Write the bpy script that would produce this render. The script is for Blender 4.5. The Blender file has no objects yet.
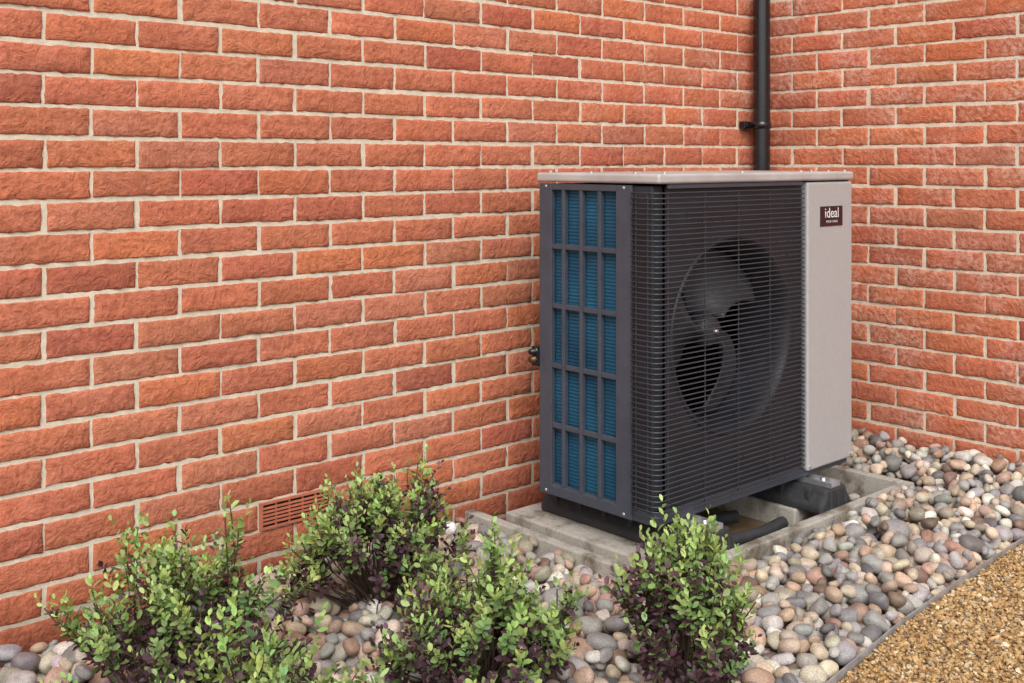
import bpy, math, random
import numpy as np
from mathutils import Vector, Matrix
random.seed(7); rng=np.random.default_rng(7)
scene=bpy.context.scene
coll=scene.collection

# ------------------------------------------------------------ helpers
def link(ob,parent=None):
    coll.objects.link(ob)
    if parent: ob.parent=parent
    return ob
def empty(name):
    e=bpy.data.objects.new(name,None); e.empty_display_size=.1
    coll.objects.link(e); return e
def mesh_np(name,V,F,mat,cols=None,smooth=True,parent=None,colname='Col',matidx=None):
    me=bpy.data.meshes.new(name)
    V=np.asarray(V,dtype=np.float32); F=np.asarray(F,dtype=np.int32)
    m,k=F.shape
    me.vertices.add(len(V)); me.vertices.foreach_set('co',V.ravel())
    me.loops.add(m*k); me.loops.foreach_set('vertex_index',F.ravel())
    me.polygons.add(m); me.polygons.foreach_set('loop_start',np.arange(0,m*k,k,dtype=np.int32))
    me.polygons.foreach_set('use_smooth',np.full(m,smooth,dtype=bool))
    me.update(calc_edges=True)
    if cols is not None:
        a=me.color_attributes.new(colname,'FLOAT_COLOR','POINT')
        c=np.ones((len(V),4),dtype=np.float32); c[:,:cols.shape[1]]=cols
        a.data.foreach_set('color',c.ravel())
    me.materials.append(mat)
    return link(bpy.data.objects.new(name,me),parent)
def mesh_py(name,V,F,mat,parent=None,smooth=False):
    me=bpy.data.meshes.new(name); me.from_pydata(V,[],F); me.update()
    if smooth:
        for p in me.polygons: p.use_smooth=True
    me.materials.append(mat)
    return link(bpy.data.objects.new(name,me),parent)
def box(name,x0,x1,y0,y1,z0,z1,mat,parent=None,bev=0.0,seg=2):
    V=[(x0,y0,z0),(x1,y0,z0),(x1,y1,z0),(x0,y1,z0),(x0,y0,z1),(x1,y0,z1),(x1,y1,z1),(x0,y1,z1)]
    F=[(0,3,2,1),(4,5,6,7),(0,1,5,4),(1,2,6,5),(2,3,7,6),(3,0,4,7)]
    ob=mesh_py(name,V,F,mat,parent)
    if bev>0:
        b=ob.modifiers.new('bevel','BEVEL'); b.width=bev; b.segments=seg; b.limit_method='ANGLE'
    return ob
def boxes(name,lst,mat,parent=None,bev=0.0):
    V=[];F=[]
    for (x0,x1,y0,y1,z0,z1) in lst:
        n=len(V)
        V+=[(x0,y0,z0),(x1,y0,z0),(x1,y1,z0),(x0,y1,z0),(x0,y0,z1),(x1,y0,z1),(x1,y1,z1),(x0,y1,z1)]
        F+=[tuple(n+i for i in f) for f in [(0,3,2,1),(4,5,6,7),(0,1,5,4),(1,2,6,5),(2,3,7,6),(3,0,4,7)]]
    ob=mesh_py(name,V,F,mat,parent)
    if bev>0:
        b=ob.modifiers.new('bevel','BEVEL'); b.width=bev; b.segments=2; b.limit_method='ANGLE'
    return ob
def lathe(name,prof,c,axis,mat,parent=None,n=96):
    V=[];F=[]
    for (r,h) in prof:
        for i in range(n):
            a=2*math.pi*i/n
            if axis=='y': V.append((c[0]+r*math.cos(a),c[1]+h,c[2]+r*math.sin(a)))
            elif axis=='z': V.append((c[0]+r*math.cos(a),c[1]+r*math.sin(a),c[2]+h))
            else: V.append((c[0]+h,c[1]+r*math.cos(a),c[2]+r*math.sin(a)))
    for j in range(len(prof)-1):
        for i in range(n):
            k=(i+1)%n
            F.append((j*n+i,j*n+k,(j+1)*n+k,(j+1)*n+i))
    return mesh_py(name,V,F,mat,parent,smooth=True)
def tube(name,paths,r,mat,parent=None,res=2):
    cu=bpy.data.curves.new(name,'CURVE'); cu.dimensions='3D'; cu.bevel_depth=r; cu.bevel_resolution=res; cu.use_fill_caps=True
    for p in paths:
        s=cu.splines.new('POLY'); s.points.add(len(p)-1)
        for i,q in enumerate(p): s.points[i].co=(q[0],q[1],q[2],1)
        s.use_smooth=True
    cu.materials.append(mat)
    return link(bpy.data.objects.new(name,cu),parent)

class M:
    def __init__(s,name,rough=.6,spec=.5,metal=0):
        s.m=bpy.data.materials.new(name); s.m.use_nodes=True
        s.nt=s.m.node_tree; s.b=s.nt.nodes['Principled BSDF']
        s.b.inputs['Roughness'].default_value=rough; s.b.inputs['Metallic'].default_value=metal
        s.b.inputs['Specular IOR Level'].default_value=spec
        s.tc=s.nt.nodes.new('ShaderNodeTexCoord')
    def n(s,t,**kw):
        nd=s.nt.nodes.new(t)
        for k,v in kw.items(): setattr(nd,k,v)
        return nd
    def l(s,a,b): s.nt.links.new(a,b)
    def noise(s,scale,detail=4,rough=.55,vec=None,dist=0):
        nd=s.n('ShaderNodeTexNoise'); nd.inputs['Scale'].default_value=scale
        nd.inputs['Detail'].default_value=detail; nd.inputs['Roughness'].default_value=rough
        nd.inputs['Distortion'].default_value=dist
        s.l(vec or s.tc.outputs['Object'],nd.inputs['Vector']); return nd.outputs['Fac']
    def ramp(s,fac,stops):
        nd=s.n('ShaderNodeValToRGB'); cr=nd.color_ramp
        while len(cr.elements)<len(stops): cr.elements.new(.5)
        for e,(p,c) in zip(cr.elements,stops):
            e.position=p; e.color=(*c,1) if len(c)==3 else c
        s.l(fac,nd.inputs['Fac']); return nd.outputs['Color']
    def mix(s,a,b,fac,mode='MIX'):
        nd=s.n('ShaderNodeMix',data_type='RGBA',blend_type=mode)
        for v,i in ((fac,0),(a,6),(b,7)):
            if isinstance(v,(int,float)): nd.inputs[i].default_value=v
            elif isinstance(v,tuple): nd.inputs[i].default_value=(*v,1)
            else: s.l(v,nd.inputs[i])
        return nd.outputs[2]
    def math(s,op,a,b=0.0,clamp=False):
        nd=s.n('ShaderNodeMath',operation=op); nd.use_clamp=clamp
        for i,v in enumerate((a,b)):
            if isinstance(v,(int,float)): nd.inputs[i].default_value=v
            else: s.l(v,nd.inputs[i])
        return nd.outputs[0]
    def attr(s,name='Col'):
        nd=s.n('ShaderNodeAttribute'); nd.attribute_name=name; return nd
    def col(s,c):
        if isinstance(c,tuple): s.b.inputs['Base Color'].default_value=(*c,1)
        else: s.l(c,s.b.inputs['Base Color'])
    def bump(s,h,strength=.5,dist=.002):
        nd=s.n('ShaderNodeBump'); nd.inputs['Strength'].default_value=strength; nd.inputs['Distance'].default_value=dist
        s.l(h,nd.inputs['Height']); s.l(nd.outputs[0],s.b.inputs['Normal'])
    def rough(s,o): s.l(o,s.b.inputs['Roughness'])

# ------------------------------------------------------------ materials
def mat_brick():
    m=M('brick_clay',.9,.25)
    a=m.attr(); base=a.outputs['Color']
    n2=m.noise(60,3,.65); n3=m.noise(260,2,.6)
    c=m.mix(base,m.ramp(n2,[(.3,(.70,.66,.64)),(.5,(.98,.98,.98)),(.72,(1.20,1.19,1.18))]),.75,'MULTIPLY')
    c=m.mix(c,m.ramp(n3,[(.35,(.74,.72,.70)),(.6,(1.08,1.08,1.08))]),.6,'MULTIPLY')
    sx=m.n('ShaderNodeSeparateXYZ'); m.l(m.tc.outputs['Object'],sx.inputs[0])
    big=m.noise(4.5,4,.65)
    eff=m.ramp(big,[(.44,(0,0,0)),(.76,(1,1,1))])
    eff2=m.math('MULTIPLY',eff,m.ramp(n2,[(.40,(0,0,0)),(.64,(1,1,1))]))
    am=m.math('ADD',.14,m.math('MULTIPLY',m.math('SUBTRACT',sx.outputs['X'],2.6),.6,True))
    c=m.mix(c,(.60,.45,.37),m.math('MULTIPLY',eff2,am))
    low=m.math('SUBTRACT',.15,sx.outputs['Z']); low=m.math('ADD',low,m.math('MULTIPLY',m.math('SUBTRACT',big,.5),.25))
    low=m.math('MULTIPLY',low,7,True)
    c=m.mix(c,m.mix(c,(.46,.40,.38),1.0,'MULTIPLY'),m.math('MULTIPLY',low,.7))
    m.col(c)
    h=m.math('ADD',n2,m.math('MULTIPLY',m.noise(22,3,.6,dist=2.5),1.4))
    m.bump(h,.80,.0055)
    return m.m
def mat_mortar():
    m=M('mortar',.95,.2)
    n2=m.noise(40,3,.6); n3=m.noise(420,2,.6)
    c=m.ramp(n2,[(.3,(.62,.54,.41)),(.7,(.79,.71,.57))])
    c=m.mix(c,m.ramp(n3,[(.35,(.76,.74,.71)),(.6,(1.08,1.08,1.08))]),.6,'MULTIPLY')
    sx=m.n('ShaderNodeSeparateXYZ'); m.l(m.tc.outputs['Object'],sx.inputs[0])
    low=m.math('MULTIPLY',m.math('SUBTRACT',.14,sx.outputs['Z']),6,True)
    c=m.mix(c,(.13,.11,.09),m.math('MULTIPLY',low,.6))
    m.col(c); m.bump(n3,.6,.003); return m.m
def mat_pebble():
    m=M('river_pebble',.5,.45)
    a=m.attr(); base=a.outputs['Color']
    n2=m.noise(38,3,.6); n3=m.noise(420,2,.65)
    c=m.mix(base,m.ramp(n2,[(.3,(.72,.70,.68)),(.7,(1.2,1.18,1.15))]),.8,'MULTIPLY')
    c=m.mix(c,m.ramp(n3,[(.35,(.66,.64,.64)),(.5,(1,1,1)),(.68,(1.4,1.38,1.35))]),.8,'MULTIPLY')
    m.col(c); m.rough(m.ramp(n2,[(.3,(.45,)*3),(.7,(.75,)*3)]))
    return m.m
def mat_gravel():
    m=M('golden_gravel',.7,.35)
    a=m.attr(); m.col(a.outputs['Color']); return m.m
def mat_plain(name,c,rough=.6,spec=.5,metal=0,var=.15,scale=30,bump=.15,dist=.001):
    m=M(name,rough,spec,metal)
    n=m.noise(scale,3,.6)
    lo=tuple(x*(1-var) for x in c); hi=tuple(min(1,x*(1+var)) for x in c)
    m.col(m.ramp(n,[(.3,lo),(.7,hi)]))
    m.rough(m.ramp(n,[(.3,(max(0,rough-.08),)*3),(.7,(min(1,rough+.1),)*3)]))
    if bump: m.bump(m.noise(scale*12,2,.6),bump,dist)
    return m.m
def mat_concrete(name='concrete',c=(.42,.395,.345),dirt=(.17,.145,.105)):
    m=M(name,.9,.25)
    n1=m.noise(9,5,.65); n3=m.noise(160,3,.65)
    col=m.ramp(n1,[(.34,dirt),(.5,c),(.75,tuple(x*1.2 for x in c))])
    col=m.mix(col,m.ramp(n3,[(.35,(.6,.6,.6)),(.55,(1,1,1))]),.6,'MULTIPLY')
    m.col(col); m.bump(n3,.5,.003); return m.m
def mat_soil():
    m=M('soil',.95,.2)
    n1=m.noise(3,5,.65); n3=m.noise(90,4,.7)
    c=m.ramp(n3,[(.3,(.035,.025,.018)),(.55,(.12,.09,.06)),(.75,(.24,.19,.13))])
    c=m.mix(c,(.10,.08,.06),m.math('MULTIPLY',n1,.5))
    m.col(c); m.bump(n3,1,.02); return m.m
def mat_gravelbase():
    m=M('gravel_base',.85,.3)
    v=m.n('ShaderNodeTexVoronoi'); v.inputs['Scale'].default_value=110; m.l(m.tc.outputs['Object'],v.inputs['Vector'])
    sp=m.n('ShaderNodeSeparateColor'); m.l(v.outputs['Color'],sp.inputs[0])
    c=m.ramp(sp.outputs[0],[(0,(.10,.06,.03)),(.4,(.30,.19,.08)),(.75,(.42,.28,.13)),(1,(.52,.42,.28))])
    m.col(c); m.bump(m.math('MULTIPLY',v.outputs['Distance'],-1),1,.006); return m.m
def mat_coil():
    m=M('blue_coil_fins',.42,.5,.2)
    sx=m.n('ShaderNodeSeparateXYZ'); m.l(m.tc.outputs['Object'],sx.inputs[0])
    def comb(src,freq):
        return m.math('ABSOLUTE',m.math('SINE',m.math('MULTIPLY',src,freq)))
    fz=comb(sx.outputs['Z'],math.pi/.0105)
    fy=comb(sx.outputs['Y'],math.pi/.0022)
    c=m.ramp(fz,[(.0,(.004,.030,.058)),(.35,(.008,.078,.155)),(1,(.020,.125,.220))])
    c=m.mix(c,m.ramp(fy,[(.0,(.5,.5,.5)),(.7,(1,1,1))]),.6,'MULTIPLY')
    c=m.mix(c,m.ramp(m.noise(6,3,.5),[(.3,(.50,.55,.6)),(.7,(1.35,1.3,1.25))]),.85,'MULTIPLY')
    m.col(c); m.bump(m.math('ADD',fy,m.math('MULTIPLY',fz,1.0)),.5,.0015); return m.m
def mat_leaf():
    m=M('shrub_leaf',.45,.45)
    a=m.attr(); c=a.outputs['Color']
    m.col(c)
    tr=m.n('ShaderNodeBsdfTranslucent'); m.l(m.mix(c,(1.3,1.35,.6),1.0,'MULTIPLY'),tr.inputs['Color'])
    ms=m.n('ShaderNodeMixShader'); ms.inputs[0].default_value=.25
    m.l(m.b.outputs[0],ms.inputs[1]); m.l(tr.outputs[0],ms.inputs[2])
    m.l(ms.outputs[0],m.nt.nodes['Material Output'].inputs['Surface'])
    return m.m
def mat_water():
    m=M('muddy_water',.10,.5); m.col(m.ramp(m.noise(5,4,.6),[(.35,(.14,.088,.042)),(.7,(.30,.21,.115))]))
    m.bump(m.noise(12,2,.5),.08,.003); return m.m

BR=mat_brick(); MO=mat_mortar(); PB=mat_pebble(); GR=mat_gravel(); CO=mat_concrete(); SO=mat_soil(); GB=mat_gravelbase()
COIL=mat_coil(); LEAF=mat_leaf(); WATER=mat_water()
SLATE=mat_plain('slate_painted_steel',(.055,.066,.086),.42,.5,0,.12,20,.06)
SLATE2=mat_plain('slate_panel_behind',(.024,.028,.036),.5,.45,0,.2,14,.06)
WIRE=mat_plain('coated_wire',(.042,.047,.058),.33,.55,0,.1,30,0)
INNER=mat_plain('dark_interior',(.005,.006,.008),.7,.3,0,.2,10,0)
BLADE=mat_plain('fan_blade_plastic',(.046,.050,.057),.5,.45,0,.1,12,.05)
SILVER=mat_plain('silver_panel_paint',(.425,.42,.42),.45,.5,.1,.05,60,.08,.0006)
LID=mat_plain('lid_paint',(.45,.435,.42),.42,.5,.1,.12,9,.06,.0006)
LABEL=mat_plain('maroon_label',(.030,.008,.014),.3,.5,0,.1,10,0)
WHITE=mat_plain('white_print',(.75,.75,.75),.5,.4,0,.03,10,0)
BLACKP=mat_plain('black_upvc',(.010,.010,.012),.22,.55,0,.1,8,.03)
RUBBER=mat_plain('recycled_rubber',(.034,.035,.038),.65,.4,0,.3,60,.6,.003)
ALU=mat_plain('aluminium_rail',(.55,.55,.56),.35,.5,.8,.1,30,.05)
STEEL=mat_plain('galvanised_edging',(.42,.42,.42),.45,.5,.5,.2,30,.1)
BRASS=mat_plain('brass_fitting',(.13,.075,.035),.45,.5,.6,.2,60,.1)
TERRA=mat_plain('terracotta_vent',(.50,.16,.09),.8,.3,0,.15,40,.4,.002)
BARK=mat_plain('twig_bark',(.075,.05,.035),.85,.3,0,.3,60,0)

# ------------------------------------------------------------ layout constants
YA=2.644; XB=3.831; HC=1.13
Z0B=.1325
PIT=(2.20,3.50,1.83,2.64)
def edge_y(x): return np.interp(x,[-3,0,1.5,2.1,2.5,3.33,3.9],[.55,1.0,1.21,1.289,1.343,1.395,1.42])
def target_z(x): return np.interp(x,[-1,1.5,2.2,3.45,3.83],[0,0,.015,.035,.095])

# ------------------------------------------------------------ brick walls
def brick_wall(u_axis,u_lo,u_hi,plane,sign,joint0,rows,zbase,skip=None,parity0=0,name='brick_wall'):
    NX,NY=16,6; J=.0112; L=.225; Hh=.075
    Vs=[];Fs=[];Cs=[];off=0
    gu,gv=np.meshgrid(np.linspace(0,1,NX+1),np.linspace(0,1,NY+1))
    gu=gu.ravel();gv=gv.ravel()
    quads=[]
    for j in range(NY):
        for i in range(NX):
            a=j*(NX+1)+i; quads.append((a,a+1,a+NX+2,a+NX+1))
    bl=[i for i in range(NX+1)]+[j*(NX+1)+NX for j in range(1,NY+1)]+[NY*(NX+1)+i for i in range(NX-1,-1,-1)]+[j*(NX+1) for j in range(NY-1,0,-1)]
    nb=len(bl); N0=(NX+1)*(NY+1)
    for k in range(nb):
        quads.append((bl[(k+1)%nb],bl[k],N0+k,N0+(k+1)%nb))
    quads=np.array(quads)
    border=np.zeros(N0,bool); border[bl]=True
    for r in range(rows):
        zc=zbase+r*Hh
        par=(r+parity0)%2
        start=joint0+(L/2 if par else 0)
        k0=math.floor((u_lo-start)/L)-1
        u=start+k0*L
        while u<u_hi:
            a=max(u+J/2,u_lo); b=min(u+L-J/2,u_hi)
            u+=L
            if b-a<.02: continue
            if skip and abs((a+b)/2-skip[0])<.05 and abs(zc+Hh/2-skip[1])<.03: continue
            da,db=rng.normal(0,.0017,2); dz0,dz1=rng.normal(0,.0012,2)
            a2=a+da;b2=b+db; z0=zc+J/2+dz0; z1=zc+Hh-J/2+dz1
            W=b2-a2;H=z1-z0
            eu=.0035/W; ev=.0035/H
            pu=gu.copy();pv=gv.copy()
            pu=np.where(gu==1/NX,eu,pu);pu=np.where(gu==1-1/NX,1-eu,pu)
            pv=np.where(gv==1/NY,ev,pv);pv=np.where(np.isclose(gv,1-1/NY),1-ev,pv)
            U=a2+pu*W; Z=z0+pv*H
            d=np.zeros(N0)
            for _ in range(4):
                fx,fz=rng.uniform(8,60),rng.uniform(20,110)
                d+=rng.normal(0,.00062)*np.sin(fx*U*2+fz*Z+rng.uniform(0,6.3))
            if rng.random()<.8:
                for _ in range(rng.integers(1,5)):
                    cu=rng.uniform(0,1);cv=rng.uniform(.12,.88);sl=rng.normal(0,.6)
                    dist=(pv-cv-sl*(pu-cu)*.3)*H; along=(pu-cu)*W
                    d-=rng.uniform(.0006,.0024)*np.exp(-(dist/.0045)**2-(along/rng.uniform(.02,.06))**2)
            d+=rng.normal(0,.00040,N0)
            d+=rng.normal(.0004,.0008)+ (pu-.5)*rng.normal(0,.0010)
            d[border]-=.0016+rng.uniform(0,.0015,border.sum())
            d=np.maximum(d,-.0034+.0003*rng.random(N0))
            jit=np.zeros((N0,2)); jit[border]=rng.normal(0,.0010,(border.sum(),2))
            U=U+jit[:,0];Z=Z+jit[:,1]
            Ub=U[bl];Zb=Z[bl]
            Ut=np.concatenate([U,Ub]);Zt=np.concatenate([Z,Zb])
            dep=np.concatenate([d,np.full(nb,-.014)])
            if u_axis=='x': V=np.stack([Ut,plane-dep,Zt],1)
            else: V=np.stack([plane-dep,Ut,Zt],1)
            Vs.append(V);Fs.append(quads+off);off+=len(V)
            t=rng.random(); base=np.array([.515,.163,.088])
            base=base*rng.normal(1,.05)
            if t<.10: base=base*np.array([.86,.80,.86])
            elif t<.24: base=base*np.array([.97,1.07,1.12])
            elif t<.36: base=base*np.array([1.05,1.05,.92])
            base=base*(1+rng.normal(0,.02,3))
            # tonal drift within the brick (kiln marks)
            g=1+rng.normal(0,.05)*(pu-.5)*2+rng.normal(0,.045)*(pv-.5)*2
            g=np.concatenate([g,g[bl]])
            Cs.append(np.clip(base[None]*g[:,None],0,1))
    V=np.concatenate(Vs);F=np.concatenate(Fs);C=np.concatenate(Cs)
    if u_axis=='y': F=F[:,::-1]
    root=empty(name)
    mesh_np('bricks',V,F,BR,C,True,root)
    zt=zbase+rows*Hh
    if u_axis=='x': box('mortar',u_lo,u_hi+.01,plane+.0037,plane+.10,zbase-.1,zt,MO,root)
    else: box('mortar',plane+.0037,plane+.10,u_lo,u_hi-.004,zbase-.1,zt,MO,root)
    return root
vx=(1.486+1.711)/2; vz=.17
NR=39
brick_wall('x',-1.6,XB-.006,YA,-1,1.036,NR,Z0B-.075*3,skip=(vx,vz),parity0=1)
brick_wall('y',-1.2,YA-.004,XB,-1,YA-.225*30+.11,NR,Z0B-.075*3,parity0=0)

# air vent (terracotta air brick)
va=empty('air_vent')
x0,x1,z0,z1=1.486+.001,1.711-.001,vz-.0365,vz+.0365
yf=YA-.006
L=[(x0,x1,yf,YA+.0033,z1-.006,z1),(x0,x1,yf,YA+.0033,z0,z0+.006),(x0,x0+.008,yf,YA+.0033,z0+.006,z1-.006),(x1-.008,x1,yf,YA+.0033,z0+.006,z1-.006)]
nr=6
hh=(z1-z0-.012)/nr
for i in range(1,nr): L.append((x0+.008,x1-.008,yf+.001,YA+.0022,z0+.006+i*hh-.0028,z0+.006+i*hh+.0022))
for i in range(1,5):
    xx=x0+.008+(x1-x0-.016)*i/5; L.append((xx-.002,xx+.002,yf+.002,YA+.002,z0+.006,z1-.006))
boxes('louvre',L,TERRA,va)
box('vent_void',x0+.004,x1-.004,YA+.0010,YA+.02,z0+.004,z1-.004,INNER,va)

# ------------------------------------------------------------ drainpipe
dp=empty('drainpipe'); px,py=3.700,YA-.060
lathe('pipe',[(.034,-.1),(.034,2.9)],(px,py,0),'z',BLACKP,dp,48)
lathe('socket',[(.034,0),(.040,.003),(.040,.085),(.038,.09),(.034,.092)],(px,py,1.98),'z',BLACKP,dp,48)
lathe('clip_band',[(.0345,0),(.038,.001),(.038,.028),(.0345,.029)],(px,py,1.255),'z',BLACKP,dp,48)
boxes('clip_lugs',[(px-.072,px-.030,YA-.030,YA-.003,1.255,1.284),(px+.030,px+.072,YA-.030,YA-.003,1.255,1.284),(px-.03,px+.03,YA-.03,YA-.002,1.258,1.281),(px-.066,px-.052,YA-.036,YA-.030,1.262,1.277)],BLACKP,dp,.003)

# ------------------------------------------------------------ ground
def sheet_grid(name,x0,x1,y0,y1,z,mat):
    return mesh_py(name,[(x0,y0,z),(x1,y0,z),(x1,y1,z),(x0,y1,z)],[(0,1,2,3)],mat)
sheet_grid('ground',-150,150,-150,150,-.085,SO)
xs=np.linspace(-3,3.83,60)
V=[];F=[]
for x in xs:
    V.append((x,-3.0,-.004)); V.append((x,float(edge_y(x))-.004,-.004))
for i in range(len(xs)-1): F.append((2*i,2*i+2,2*i+3,2*i+1))
mesh_py('gravel_path',V,F,GB)

def ico(sub):
    import bmesh
    bm=bmesh.new(); bmesh.ops.create_icosphere(bm,subdivisions=sub,radius=1)
    V=np.array([v.co[:] for v in bm.verts]);F=np.array([[v.index for v in f.verts] for f in bm.faces]); bm.free()
    return V,F
def rotm(yaw,tx,ty):
    cz,sz=math.cos(yaw),math.sin(yaw);cx,sx=math.cos(tx),math.sin(tx);cy,sy=math.cos(ty),math.sin(ty)
    Rz=np.array([[cz,-sz,0],[sz,cz,0],[0,0,1]]);Rx=np.array([[1,0,0],[0,cx,-sx],[0,sx,cx]]);Ry=np.array([[cy,0,sy],[0,1,0],[-sy,0,cy]])
    return Rz@Rx@Ry
# ------------------------------------------------------------ pebbles
IV,IF=ico(3)
variants=[]
for k in range(28):
    V=IV.copy()
    p=rng.uniform(2.1,2.9)
    nrm=(np.abs(V)**p).sum(1)**(1/p); V=V/nrm[:,None]
    d=np.ones(len(V))
    for _ in range(5):
        w=rng.normal(0,1.4,3); d+=rng.uniform(.02,.06)*np.sin(V@w+rng.uniform(0,6.3))
    V=V*d[:,None]
    V[:,0]*=1+.18*rng.uniform(-1,1)*V[:,1]; V[:,1]*=1+.22*rng.uniform(-1,1)*V[:,0]
    variants.append(V)
RES=.004; X0,X1,Y0,Y1=-.2,XB,.85,YA
nxg=int((X1-X0)/RES);nyg=int((Y1-Y0)/RES)
gx=X0+(np.arange(nxg)+.5)*RES; gy=Y0+(np.arange(nyg)+.5)*RES
GX,GY=np.meshgrid(gx,gy,indexing='ij')
ddx=np.maximum(np.maximum(PIT[0]-GX,GX-PIT[1]),0); ddy=np.maximum(PIT[2]-GY,0); dk=np.hypot(ddx,ddy)
TG=target_z(GX)+.007*np.sin(GX*5.1+1)*np.sin(GY*6.3)-.012*np.exp(-(dk/.07)**2)
Hm=np.maximum(-.055,TG-.065)
blocked=(GY<edge_y(GX)+.004)|((GX>PIT[0]+.022)&(GX<PIT[1]-.002)&(GY>PIT[2]+.004))
kerb=(GX>PIT[0])&(GX<PIT[1])&(GY>PIT[2]); Hm[kerb]=.034
palette=np.array([[.27,.26,.25],[.38,.365,.34],[.17,.165,.165],[.50,.41,.31],[.44,.32,.235],[.33,.205,.155],[.54,.48,.39],[.30,.285,.285],[.64,.61,.54],[.20,.135,.105],[.40,.28,.225],[.32,.285,.22]])
pw=np.array([14,13,8,14,11,7,13,9,8,4,7,9.]);pw/=pw.sum()
rec=[]
free=np.argwhere(~blocked)
fails=0
while len(rec)<16000:
    cand=free[rng.integers(0,len(free),14)]
    hv=Hm[cand[:,0],cand[:,1]]-TG[cand[:,0],cand[:,1]]
    i=np.argmin(hv)
    if hv[i]>-.010:
        fails+=1
        if fails>300: break
        continue
    ci,cj=cand[i]
    a=float(np.clip(rng.lognormal(math.log(.0212),.27),.011,.038))
    b=a*rng.uniform(.66,.95);c=min(b,a*rng.uniform(.48,.78))
    yaw=rng.uniform(0,math.pi)
    R=int(a/RES)+1
    i0,i1=ci-R,ci+R+1;j0,j1=cj-R,cj+R+1
    if i0<0 or j0<0 or i1>nxg or j1>nyg:
        fails+=.02; continue
    DX=GX[i0:i1,j0:j1]-gx[ci];DY=GY[i0:i1,j0:j1]-gy[cj]
    cy_,sy_=math.cos(yaw),math.sin(yaw)
    q=((DX*cy_+DY*sy_)/a)**2+((-DX*sy_+DY*cy_)/b)**2
    ins=q<.97
    if (blocked[i0:i1,j0:j1]&ins).sum()>1:
        fails+=.05; continue
    hh_=c*np.sqrt(np.clip(1-q,0,1))
    zc=np.percentile((Hm[i0:i1,j0:j1]+hh_)[ins],82)
    if zc+c-TG[ci,cj]>.036:
        fails+=.2; continue
    sub=Hm[i0:i1,j0:j1]
    sxs=((sub*DX)[ins].sum()/((DX**2)[ins].sum()+1e-9)); sys=((sub*DY)[ins].sum()/((DY**2)[ins].sum()+1e-9))
    tl=.45
    nrm=Vector((-sxs*tl,-sys*tl,1)).normalized()
    rq=np.array(Vector((0,0,1)).rotation_difference(nrm).to_matrix())
    Rm=rq@rotm(yaw,rng.normal(0,.14),rng.normal(0,.14))
    top=zc+hh_
    sub[ins]=np.maximum(sub[ins],top[ins])
    col=palette[rng.choice(12,p=pw)]*rng.normal(1,.15)*(1+rng.normal(0,.03,3))
    rec.append((ci,cj,R,ins,top,a,b,c,zc,Rm,col))
for (sx_,sy2,sz_) in ((2.265,2.02,-.035),(2.27,2.33,-.035),(3.40,2.0,-.035),(3.42,1.90,-.035),(3.35,1.93,-.035),(3.43,2.12,-.035),(3.30,1.895,-.035),(2.75,1.905,-.035),(2.88,1.90,-.035)):
    a=rng.uniform(.014,.020)
    rec.append((None,sx_,sy2,None,None,a,a*.8,a*.6,sz_+a*.55,rotm(rng.uniform(0,3),0,0),palette[rng.integers(0,9)]))
PV=[];PF=[];PC=[];off=0;cnt=0
for (ci,cj,R,ins,top,a,b,c,zc,Rm,col) in rec:
    if ci is None: pos=np.array([cj,R,zc])
    else:
        sub=Hm[ci-R:ci+R+1,cj-R:cj+R+1]
        if (sub-top)[ins].min()>.0045: continue
        pos=np.array([gx[ci],gy[cj],zc])
    V=(variants[rng.integers(0,28)]*np.array([a,b,c]))@Rm.T+pos
    PV.append(V);PF.append(IF+off);off+=len(V)
    PC.append(np.tile(np.clip(col,.03,.72),(len(V),1)));cnt+=1
print('pebbles',len(rec),'kept',cnt)
mesh_np('pebbles',np.concatenate(PV),np.concatenate(PF),PB,np.concatenate(PC),True)

# ------------------------------------------------------------ gravel stones
GV0,GF0=ico(1)
gvar=[]
for k in range(20):
    V=GV0*(1+rng.normal(0,.16,(len(GV0),1))); gvar.append(V*np.array([1,rng.uniform(.6,.95),rng.uniform(.45,.75)]))
gpal=np.array([[.46,.29,.12],[.37,.22,.085],[.54,.37,.18],[.26,.145,.06],[.60,.48,.31],[.15,.09,.05],[.32,.26,.18]])
gp=np.array([25,22,18,13,10,6,6.]);gp/=gp.sum()
NG=46000
gxx=rng.uniform(1.6,3.83,NG); gyy=edge_y(gxx)-.005-rng.uniform(0,1,NG)*1.0
PV=[];PF=[];PC=[]
for i in range(NG):
    s=min(.0095,max(.0022,rng.lognormal(math.log(.0046),.35)))
    Rm=rotm(rng.uniform(0,6.28),rng.normal(0,.5),rng.normal(0,.5))
    PV.append((gvar[i%20]*s)@Rm.T+np.array([gxx[i],gyy[i],-.003+rng.uniform(0,.006)]))
    PF.append(GF0+12*i)
    PC.append(np.tile(gpal[rng.choice(7,p=gp)]*rng.normal(1,.12),(12,1)))
mesh_np('gravel',np.concatenate(PV),np.concatenate(PF),GR,np.clip(np.concatenate(PC),.02,.8),False)

xs=np.linspace(-3,3.825,80);V=[];F=[]
for x in xs:
    y=float(edge_y(x)); zt=.012+.002*math.sin(x*7)
    V+=[(x,y-.0022,-.08),(x,y-.0022,zt),(x,y+.0022,zt),(x,y+.0022,-.08)]
for i in range(len(xs)-1):
    a=4*i
    for k in range(3): F.append((a+k,a+4+k,a+5+k,a+1+k))
mesh_py('metal_edging',V,F,STEEL)

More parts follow.
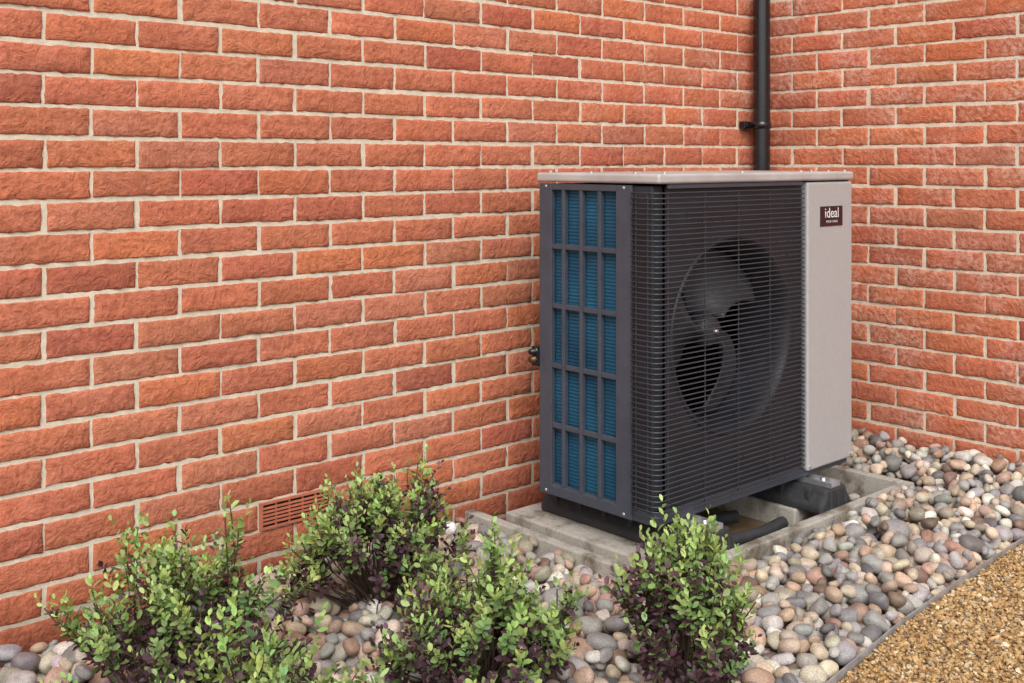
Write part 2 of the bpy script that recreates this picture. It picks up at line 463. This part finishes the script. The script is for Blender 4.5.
# ------------------------------------------------------------ drainage pit
kt=.043
boxes_l=[(PIT[0],PIT[1],PIT[2],PIT[2]+.036,-.08,kt),
         (PIT[0],PIT[0]+.036,PIT[2]+.0365,PIT[3],-.08,kt-.008),
         (PIT[1]-.038,PIT[1],PIT[2]+.0365,PIT[3],-.08,kt)]
ke=boxes('concrete_kerb',boxes_l,CO,None,.004)
sheet_grid('muddy_puddle',PIT[0]+.03,PIT[1]-.03,PIT[2]+.03,PIT[3]-.002,-.035,WATER)
box('concrete_slab',2.300,2.56,1.945,2.56,-.08,.030,CO,None,.006)
box('concrete_slab',2.985,3.18,1.96,2.56,-.08,.030,CO,None,.006)
def foot(xc,ya,yb):
    root=empty('rubber_support_foot')
    w0,w1=.085,.055; z0,z1=.0305,.102
    prof=[(-w0,z0),(-w0,z0+.022),(-w1-.006,z1-.018),(-w1,z1),(w1,z1),(w1+.006,z1-.018),(w0,z0+.022),(w0,z0)]
    ys=[ya,ya+.012,yb-.012,yb]; sc=[.92,1,1,.92]
    V=[];F=[];n=len(prof)
    for y,s in zip(ys,sc):
        for (dx,z) in prof: V.append((xc+dx*s,y,z0+(z-z0)*(.96 if s<1 else 1)))
    for j in range(3):
        for i in range(n): F.append((j*n+i,j*n+(i+1)%n,(j+1)*n+(i+1)%n,(j+1)*n+i))
    F.append(tuple(range(n-1,-1,-1)));F.append(tuple(3*n+i for i in range(n)))
    ob=mesh_py('rubber_block',V,F,RUBBER,root)
    b=ob.modifiers.new('bevel','BEVEL');b.width=.006;b.segments=2;b.limit_method='ANGLE'
    boxes('rail',[(xc-.026,xc-.022,ya+.006,yb-.02,z1,z1+.0155),(xc+.022,xc+.026,ya+.006,yb-.02,z1,z1+.0155),(xc-.0218,xc+.0218,ya+.006,yb-.02,z1+.0002,z1+.004)],ALU,root)
    boxes('rubber_ribs',[(xc-w1-.022,xc-w1+.004,y,y+.018,z0+.01,z1-.004) for y in np.linspace(ya+.05,yb-.07,6)]+[(xc+w1-.004,xc+w1+.022,y,y+.018,z0+.01,z1-.004) for y in np.linspace(ya+.05,yb-.07,6)],RUBBER,root,.003)
    boxes('rubber_front_ribs',[(xc+dx-.006,xc+dx+.006,ya-.006,ya+.004,z0+.006,z1-.012) for dx in (-.04,0,.04)],RUBBER,root,.003)
    lathe('bolt',[(.0001,.016),(.009,.016),(.009,0)],(xc,ya+.05,z1+.004),'z',ALU,root,6)
foot(2.475,1.868,2.50); foot(3.08,1.868,2.50)
pp=[(2.62,2.02,.0),(2.70,1.975,.0),(2.81,1.955,.0),(2.92,1.96,.005)]
tube('condensate_pipe',[pp,[(2.62,2.3,-.01),(2.75,2.18,-.01),(2.9,2.12,-.01)]],.020,RUBBER)

# ------------------------------------------------------------ heat pump
hp=empty('heat_pump_unit')
X0h,X1h,Y0h,Y1h=2.326,3.314,1.972,2.427
ZB,ZT=.118,1.060
XS=3.048
box('base_tray',X0h+.002,XS,Y0h,Y1h,ZB,ZB+.034,SLATE,hp,.003)
box('base_tray_right',XS+.0005,X1h-.004,Y0h,Y1h,ZB,ZB+.020,SLATE,hp,.003)
box('back_coil',X0h+.04,XS-.01,Y1h-.04,Y1h-.010,ZB+.036,ZT-.002,INNER,hp)
box('partition',XS-.008,XS-.002,Y0h+.006,Y1h-.01,ZB+.036,ZT-.002,INNER,hp)
box('side_coil',X0h+.020,X0h+.040,2.065,Y1h-.006,ZB+.036,ZT-.002,COIL,hp)
ycols=[(2.335,2.377),(2.262,2.322),(2.188,2.249),(2.115,2.175)]
zr=[(.150,.322),(.338,.503),(.518,.683),(.698,.862),(.877,1.040)]
fx0,fx1=X0h-.004,X0h+.014
L=[(fx0,fx1,2.377,Y1h+.002,ZB+.001,ZT-.001),(fx0,fx1,2.055,2.115,ZB+.001,ZT-.001),
   (fx0+.0005,fx1,2.1152,2.3768,ZB+.001,.150),(fx0+.0005,fx1,2.1152,2.3768,1.040,ZT-.001)]
for a,b in ((2.322,2.335),(2.249,2.262),(2.175,2.188)): L.append((fx0+.001,fx1,a,b,.1502,1.0398))
g=boxes('side_grille_frame',L,SLATE,hp,.002)
L=[]
for a,b in zip(zr[:-1],zr[1:]):
    for c0,c1 in ycols: L.append((fx0+.003,fx1-.002,c0+.0002,c1-.0002,a[1],b[0]))
boxes('side_grille_rungs',L,SLATE,hp,.002)
box('corner_post',X0h+.002,X0h+.05,Y0h+.012,2.0545,ZB+.035,ZT-.002,SLATE2,hp,.006)
fc=(2.690,.612); FR=.292; yp=Y0h+.004
rx0,rx1,rz0,rz1=X0h+.045,XS-.001,ZB+.035,ZT-.003
angs=set(np.round(np.linspace(0,2*math.pi,96,endpoint=False),6))
for cx,cz in ((rx0,rz0),(rx1,rz0),(rx0,rz1),(rx1,rz1)):
    angs.add(round(math.atan2(cz-fc[1],cx-fc[0])%(2*math.pi),6))
angs=sorted(angs);V=[];F=[]
for a in angs:
    ca,sa=math.cos(a),math.sin(a)
    t=min((rx1-fc[0])/ca if ca>1e-6 else 9,(rx0-fc[0])/ca if ca<-1e-6 else 9,(rz1-fc[1])/sa if sa>1e-6 else 9,(rz0-fc[1])/sa if sa<-1e-6 else 9)
    V+=[(fc[0]+FR*ca,yp,fc[1]+FR*sa),(fc[0]+t*ca,yp,fc[1]+t*sa)]
n=len(angs)
for i in range(n):
    k=(i+1)%n;F.append((2*i,2*i+1,2*k+1,2*k))
mesh_py('front_plate',V,F,SLATE2,hp)
lathe('fan_bellmouth',[(FR+.006,.0),(FR+.003,-.005),(FR-.002,-.006),(FR-.008,-.002),(FR-.018,.012),(FR-.026,.04),(FR-.026,.17)],(fc[0],yp,fc[1]),'y',SLATE2,hp,96)
fy=yp+.100
lathe('fan_hub',[(.0001,-.028),(.02,-.028),(.042,-.020),(.050,-.006),(.050,.05),(.0001,.05)],(fc[0],fy,fc[1]),'y',BLADE,hp,40)
lathe('fan_nut',[(.0001,-.040),(.008,-.040),(.008,-.028)],(fc[0],fy,fc[1]),'y',ALU,hp,6)
V=[];F=[];NS,NT=14,12
for b in range(3):
    a0=math.radians(85+120*b); o=len(V)
    for i in range(NS+1):
        s=i/NS; r=.045+s*.213
        w=.95+.45*math.sin(s*math.pi*.75); sw=-.55*s**1.4
        for j in range(NT+1):
            t=j/NT
            ang=a0+sw+(t-.5)*w
            rr=r-(.03*(abs(t-.5)*2)**3*s*s)
            yy=fy+.01+(t-.5)*(.11-.05*s)+.012*math.sin(t*math.pi)
            V.append((fc[0]+rr*math.cos(ang),yy,fc[1]+rr*math.sin(ang)))
    for i in range(NS):
        for j in range(NT):
            p=o+i*(NT+1)+j;F.append((p,p+1,p+NT+2,p+NT+1))
bl=mesh_py('fan_blades',V,F,BLADE,hp,smooth=True)
sm=bl.modifiers.new('solid','SOLIDIFY');sm.thickness=.004
lathe('fan_motor',[(.06,0),(.06,.08),(.0001,.08)],(fc[0],fy+.07,fc[1]),'y',INNER,hp,32)
box('motor_bracket',fc[0]-.035,fc[0]+.035,fy+.155,fy+.165,ZB+.04,ZT-.01,INNER,hp)
def wpath(z):
    yo=Y0h-.016; xo=X0h-.012; r=.026
    p=[(X0h+.000,2.056,z),(xo,2.050,z),(xo,yo+r,z)]
    for k in range(1,7):
        a=math.pi/2*k/7
        p.append((xo+r-r*math.cos(a),yo+r-r*math.sin(a),z))
    p+=[(xo+r,yo,z),(XS-.016,yo,z),(XS-.008,yo+.006,z),(XS-.008,Y0h+.004,z)]
    return p
zw=np.arange(ZB+.030,ZT-.012,.0146)
tube('wire_guard',[wpath(float(z)) for z in zw],.0022,WIRE,hp,1)
vz0,vz1=float(zw[0]),float(zw[-1])
yv=Y0h-.016+.004
vert=[[(x,yv,vz0),(x,yv,vz1)] for x in (2.365,2.53,2.69,2.85,3.02)]
vert+=[[(X0h-.0085,2.035,vz0),(X0h-.0085,2.035,vz1)],[(X0h-.0085,1.992,vz0),(X0h-.0085,1.992,vz1)]]
tube('wire_guard_uprights',vert,.0020,WIRE,hp,1)
box('access_panel',XS,X1h,Y0h-.018,Y1h,ZB+.021,ZT-.001,SILVER,hp,.007,4)
box('panel_shadow_gap',XS+.002,X1h-.003,Y0h-.006,Y1h-.01,ZT-.0008,ZT+.003,INNER,hp)
box('lid',X0h-.010,X1h+.006,Y0h-.022,Y1h+.010,ZT+.004,ZT+.032,LID,hp,.008,4)
box('lid_drip_rail',X0h+.04,XS-.02,Y0h-.014,Y0h-.004,ZT-.010,ZT+.0035,SLATE,hp,.002)
for x in (2.36,2.72,3.03,3.09,3.19,3.29):
    lathe('lid_screw',[(.0001,.006),(.005,.005),(.007,.001),(.007,0)],(x,Y0h-.004,ZT+.032),'z',STEEL,hp,12)
for y in (2.05,2.22,2.39):
    lathe('lid_screw',[(.0001,.006),(.005,.005),(.007,.001),(.007,0)],(X0h+.006,y,ZT+.032),'z',STEEL,hp,12)
for (x,z) in ((XS+.012,ZB+.035),(X1h-.014,ZB+.035)):
    lathe('panel_screw',[(.0001,-.003),(.005,-.002),(.006,0)],(x,Y0h-.018,z),'y',STEEL,hp,12)
for z in (ZB+.012,ZT-.009):
    for y in (2.085,2.40): lathe('side_screw',[(.0001,-.003),(.004,-.002),(.005,0)],(fx0,y,z),'x',STEEL,hp,12)
lx0,lx1=3.118,3.250; lz0,lz1=.915,.980
box('label',lx0,lx1,Y0h-.0205,Y0h-.0183,lz0,lz1,LABEL,hp,.001)
def text(body,size,x,z,mat,y=Y0h-.0212):
    cu=bpy.data.curves.new('label_text','FONT');cu.body=body;cu.size=size;cu.align_x='CENTER';cu.extrude=.0003
    cu.materials.append(mat)
    ob=link(bpy.data.objects.new('label_text',cu),hp);ob.location=(x,y,z);ob.rotation_euler=(math.pi/2,0,0)
text('ideal',.046,(lx0+lx1)/2,.943,WHITE); text('H E A T I N G',.0115,(lx0+lx1)/2,.926,WHITE)
lathe('service_valve',[(.0001,-.03),(.009,-.03),(.009,-.012),(.013,-.012),(.013,.01)],(X0h+.0,Y1h+.016,.545),'x',BLACKP,hp,12)
box('valve_bracket',X0h-.010,X0h+.03,Y1h+.0025,Y1h+.032,.500,.560,BLACKP,hp,.003)
lathe('service_valve_nut',[(.0001,-.02),(.011,-.02),(.011,.02)],(X0h-.006,Y1h+.018,.520),'x',BRASS,hp,6)
tube('pipework',[[(X0h+.03,Y1h+.018,.545),(X0h+.12,Y1h+.03,.545),(X0h+.16,Y1h+.03,.50),(X0h+.16,Y1h+.03,.05)]],.010,BRASS,hp,3)

# ------------------------------------------------------------ shrubs
LT=np.array([[0,0,0],[.28,.22,.05],[.28,0,0],[.28,-.22,.05],[.66,.27,.05],[.66,0,-.015],[.66,-.27,.05],[.9,.14,.0],[.9,-.14,.0],[1.0,0,-.05]])
LF4=np.array([[1,2,5,4],[2,3,6,5],[4,5,9,7],[5,6,8,9]])
LFT=[]
for f in LF4: LFT+= [[f[0],f[3],f[2]],[f[0],f[2],f[1]]]
LFT+=[[0,1,2],[0,2,3]]
LFT=np.array(LFT)
def shrub(cx,cy,w,h,dark_dir,dark_amt,nclump,seed,gz=0.0,leaf=.0195,bias=0.0):
    r=np.random.default_rng(seed)
    O=[];D=[];Nn=[];S=[];C=[];paths=[]
    for b in range(nclump):
        az0=2*math.pi*((b*.618034)%1)+r.normal(0,.35); el0=math.asin(min(1,max(-.22,-.20+1.2*((b+.5)/nclump)+r.normal(0,.10))))
        kk=r.choice([.5,.72,.88,1.0,1.18],p=[.15,.2,.25,.25,.15])*r.uniform(.9,1.07)
        lump=1+.10*math.sin(2*az0+seed*1.7)+.09*math.sin(4*az0+seed)
        kk*=lump
        hc=.36*h
        ctr=np.array([cx+w/2*kk*math.cos(el0)*math.cos(az0),cy+w/2*kk*math.cos(el0)*math.sin(az0),gz+hc+(h-hc)*kk*math.sin(el0)*r.uniform(.88,1.06)])
        if el0<0: ctr[2]=gz+hc*(1+3.6*math.sin(el0)*r.uniform(.5,1.3))
        base=np.array([cx+r.normal(0,.018),cy+r.normal(0,.018),gz-.01])
        fork=base*.45+ctr*.55+np.array([math.cos(az0),math.sin(az0),0])*w*.04
        out=ctr-fork; out/=np.linalg.norm(out)+1e-9
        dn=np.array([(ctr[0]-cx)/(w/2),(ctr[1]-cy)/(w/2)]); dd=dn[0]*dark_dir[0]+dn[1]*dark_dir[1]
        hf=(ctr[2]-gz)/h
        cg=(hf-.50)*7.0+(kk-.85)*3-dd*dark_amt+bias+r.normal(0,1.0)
        for s_ in range(r.integers(4,9)):
            Ls=r.uniform(.055,.12)
            dirv=out*1.0+np.array([0,0,.45])+r.normal(0,.45,3); dirv/=np.linalg.norm(dirv)
            st=fork+ (ctr-fork)*r.uniform(.1,.7)
            end=ctr+dirv*Ls*r.uniform(.15,.75)+r.normal(0,.014,3)
            mid=(st+end)/2+r.normal(0,.008,3)+np.array([0,0,-.006])
            ts=np.linspace(0,1,7)
            P=((1-ts)**2)[:,None]*st+(2*ts*(1-ts))[:,None]*mid+(ts**2)[:,None]*end
            if s_%2==0: paths.append(np.concatenate([[base,(base+fork)/2+r.normal(0,.006,3),fork],P[:6]]))
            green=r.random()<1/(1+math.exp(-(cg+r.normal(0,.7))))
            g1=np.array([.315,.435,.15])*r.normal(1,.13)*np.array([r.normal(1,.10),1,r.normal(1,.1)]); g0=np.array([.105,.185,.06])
            pu=np.array([.078,.038,.050])*r.normal(1,.25)
            nl=r.integers(10,17)
            for q in range(nl):
                t=1-(q/nl)**1.05*.85
                x=t*6;i=min(5,int(x));f=x-i
                pos=P[i]*(1-f)+P[i+1]*f; tang=P[i+1]-P[i];tang/=np.linalg.norm(tang)+1e-9
                a=q*2.4+r.uniform(-.4,.4)
                u=np.cross(tang,[0.01,0,1.0]);u/=np.linalg.norm(u)+1e-6;v=np.cross(u,tang)
                side=math.cos(a)*u+math.sin(a)*v
                op=r.uniform(.4,.8) if q<3 else min(1.4,.8+.08*q)
                d=tang*math.cos(op)+side*math.sin(op);d+=np.array([0,0,.12]);d/=np.linalg.norm(d)
                nn=tang*math.sin(op)-side*math.cos(op)*.7+r.normal(0,.32,3)
                sz=leaf*r.uniform(.65,1.2)*(.75 if q<2 else 1)
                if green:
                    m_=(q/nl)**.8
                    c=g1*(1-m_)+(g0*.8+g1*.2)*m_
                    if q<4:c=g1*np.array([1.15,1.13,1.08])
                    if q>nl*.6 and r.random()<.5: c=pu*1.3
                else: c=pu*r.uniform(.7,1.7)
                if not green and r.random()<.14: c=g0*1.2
                O.append(pos);D.append(d);Nn.append(nn);S.append(sz);C.append(c)
    O=np.array(O);D=np.array(D);Nn=np.array(Nn);S=np.array(S);C=np.clip(np.array(C)*r.normal(1,.1,(len(C),1)),.008,.7)
    keep=(O[:,1]<YA-.02)&(O[:,2]>gz+.012); O,D,Nn,S,C=O[keep],D[keep],Nn[keep],S[keep],C[keep]
    B=np.cross(Nn,D);B/=np.linalg.norm(B,axis=1)[:,None]+1e-9;N=np.cross(D,B)
    wv=r.uniform(.85,1.25,len(O))
    V=O[:,None,:]+S[:,None,None]*(LT[None,:,0:1]*D[:,None,:]+LT[None,:,1:2]*wv[:,None,None]*B[:,None,:]+LT[None,:,2:3]*r.uniform(-.5,2.2,len(O))[:,None,None]*N[:,None,:])
    F=(LFT[None]+ (np.arange(len(O))*10)[:,None,None]).reshape(-1,3)
    root=empty('pittosporum_shrub')
    mesh_np('leaves',V.reshape(-1,3),F,LEAF,np.repeat(C,10,axis=0),True,root)
    tube('stems',paths,.0014,BARK,root,0)
    return root
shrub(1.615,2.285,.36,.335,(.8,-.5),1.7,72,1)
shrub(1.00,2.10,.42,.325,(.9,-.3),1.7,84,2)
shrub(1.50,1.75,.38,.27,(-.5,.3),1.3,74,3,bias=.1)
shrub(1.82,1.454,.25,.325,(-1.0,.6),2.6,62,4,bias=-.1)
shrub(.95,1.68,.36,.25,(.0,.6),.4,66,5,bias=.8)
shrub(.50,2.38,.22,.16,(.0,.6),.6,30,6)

# ------------------------------------------------------------ world, sun, camera
w=bpy.data.worlds.new('World'); scene.world=w; w.use_nodes=True
nt=w.node_tree; bg=nt.nodes['Background']
sky=nt.nodes.new('ShaderNodeTexSky'); sky.sky_type='NISHITA'; sky.sun_disc=False
to=Vector((-.62,-.66,.98)).normalized()
sky.sun_elevation=math.asin(to.z); sky.sun_rotation=math.atan2(to.x,to.y)
sky.dust_density=3; sky.air_density=1.0
hs=nt.nodes.new('ShaderNodeHueSaturation'); hs.inputs['Saturation'].default_value=.32; hs.inputs['Value'].default_value=1.5
nt.links.new(sky.outputs[0],hs.inputs['Color']); nt.links.new(hs.outputs[0],bg.inputs['Color'])
bg.inputs['Strength'].default_value=.15
sd=bpy.data.lights.new('sun','SUN'); sd.energy=1.4; sd.angle=math.radians(34); sd.color=(1,.975,.945)
so=bpy.data.objects.new('sun',sd); link(so); so.rotation_euler=to.to_track_quat('Z','Y').to_euler()
cam=bpy.data.cameras.new('camera'); co=bpy.data.objects.new('camera',cam); link(co)
co.location=(0,0,HC); co.rotation_euler=(math.pi/2,0,math.atan2(.740,.673)-math.pi/2)
cam.sensor_width=36; cam.lens=1100/1024*36; cam.shift_y=-181.5/1024; cam.clip_end=1000; cam.clip_start=.05
scene.camera=co
scene.view_settings.view_transform='Standard'
try: scene.view_settings.look='None'
except: pass
scene.view_settings.exposure=0
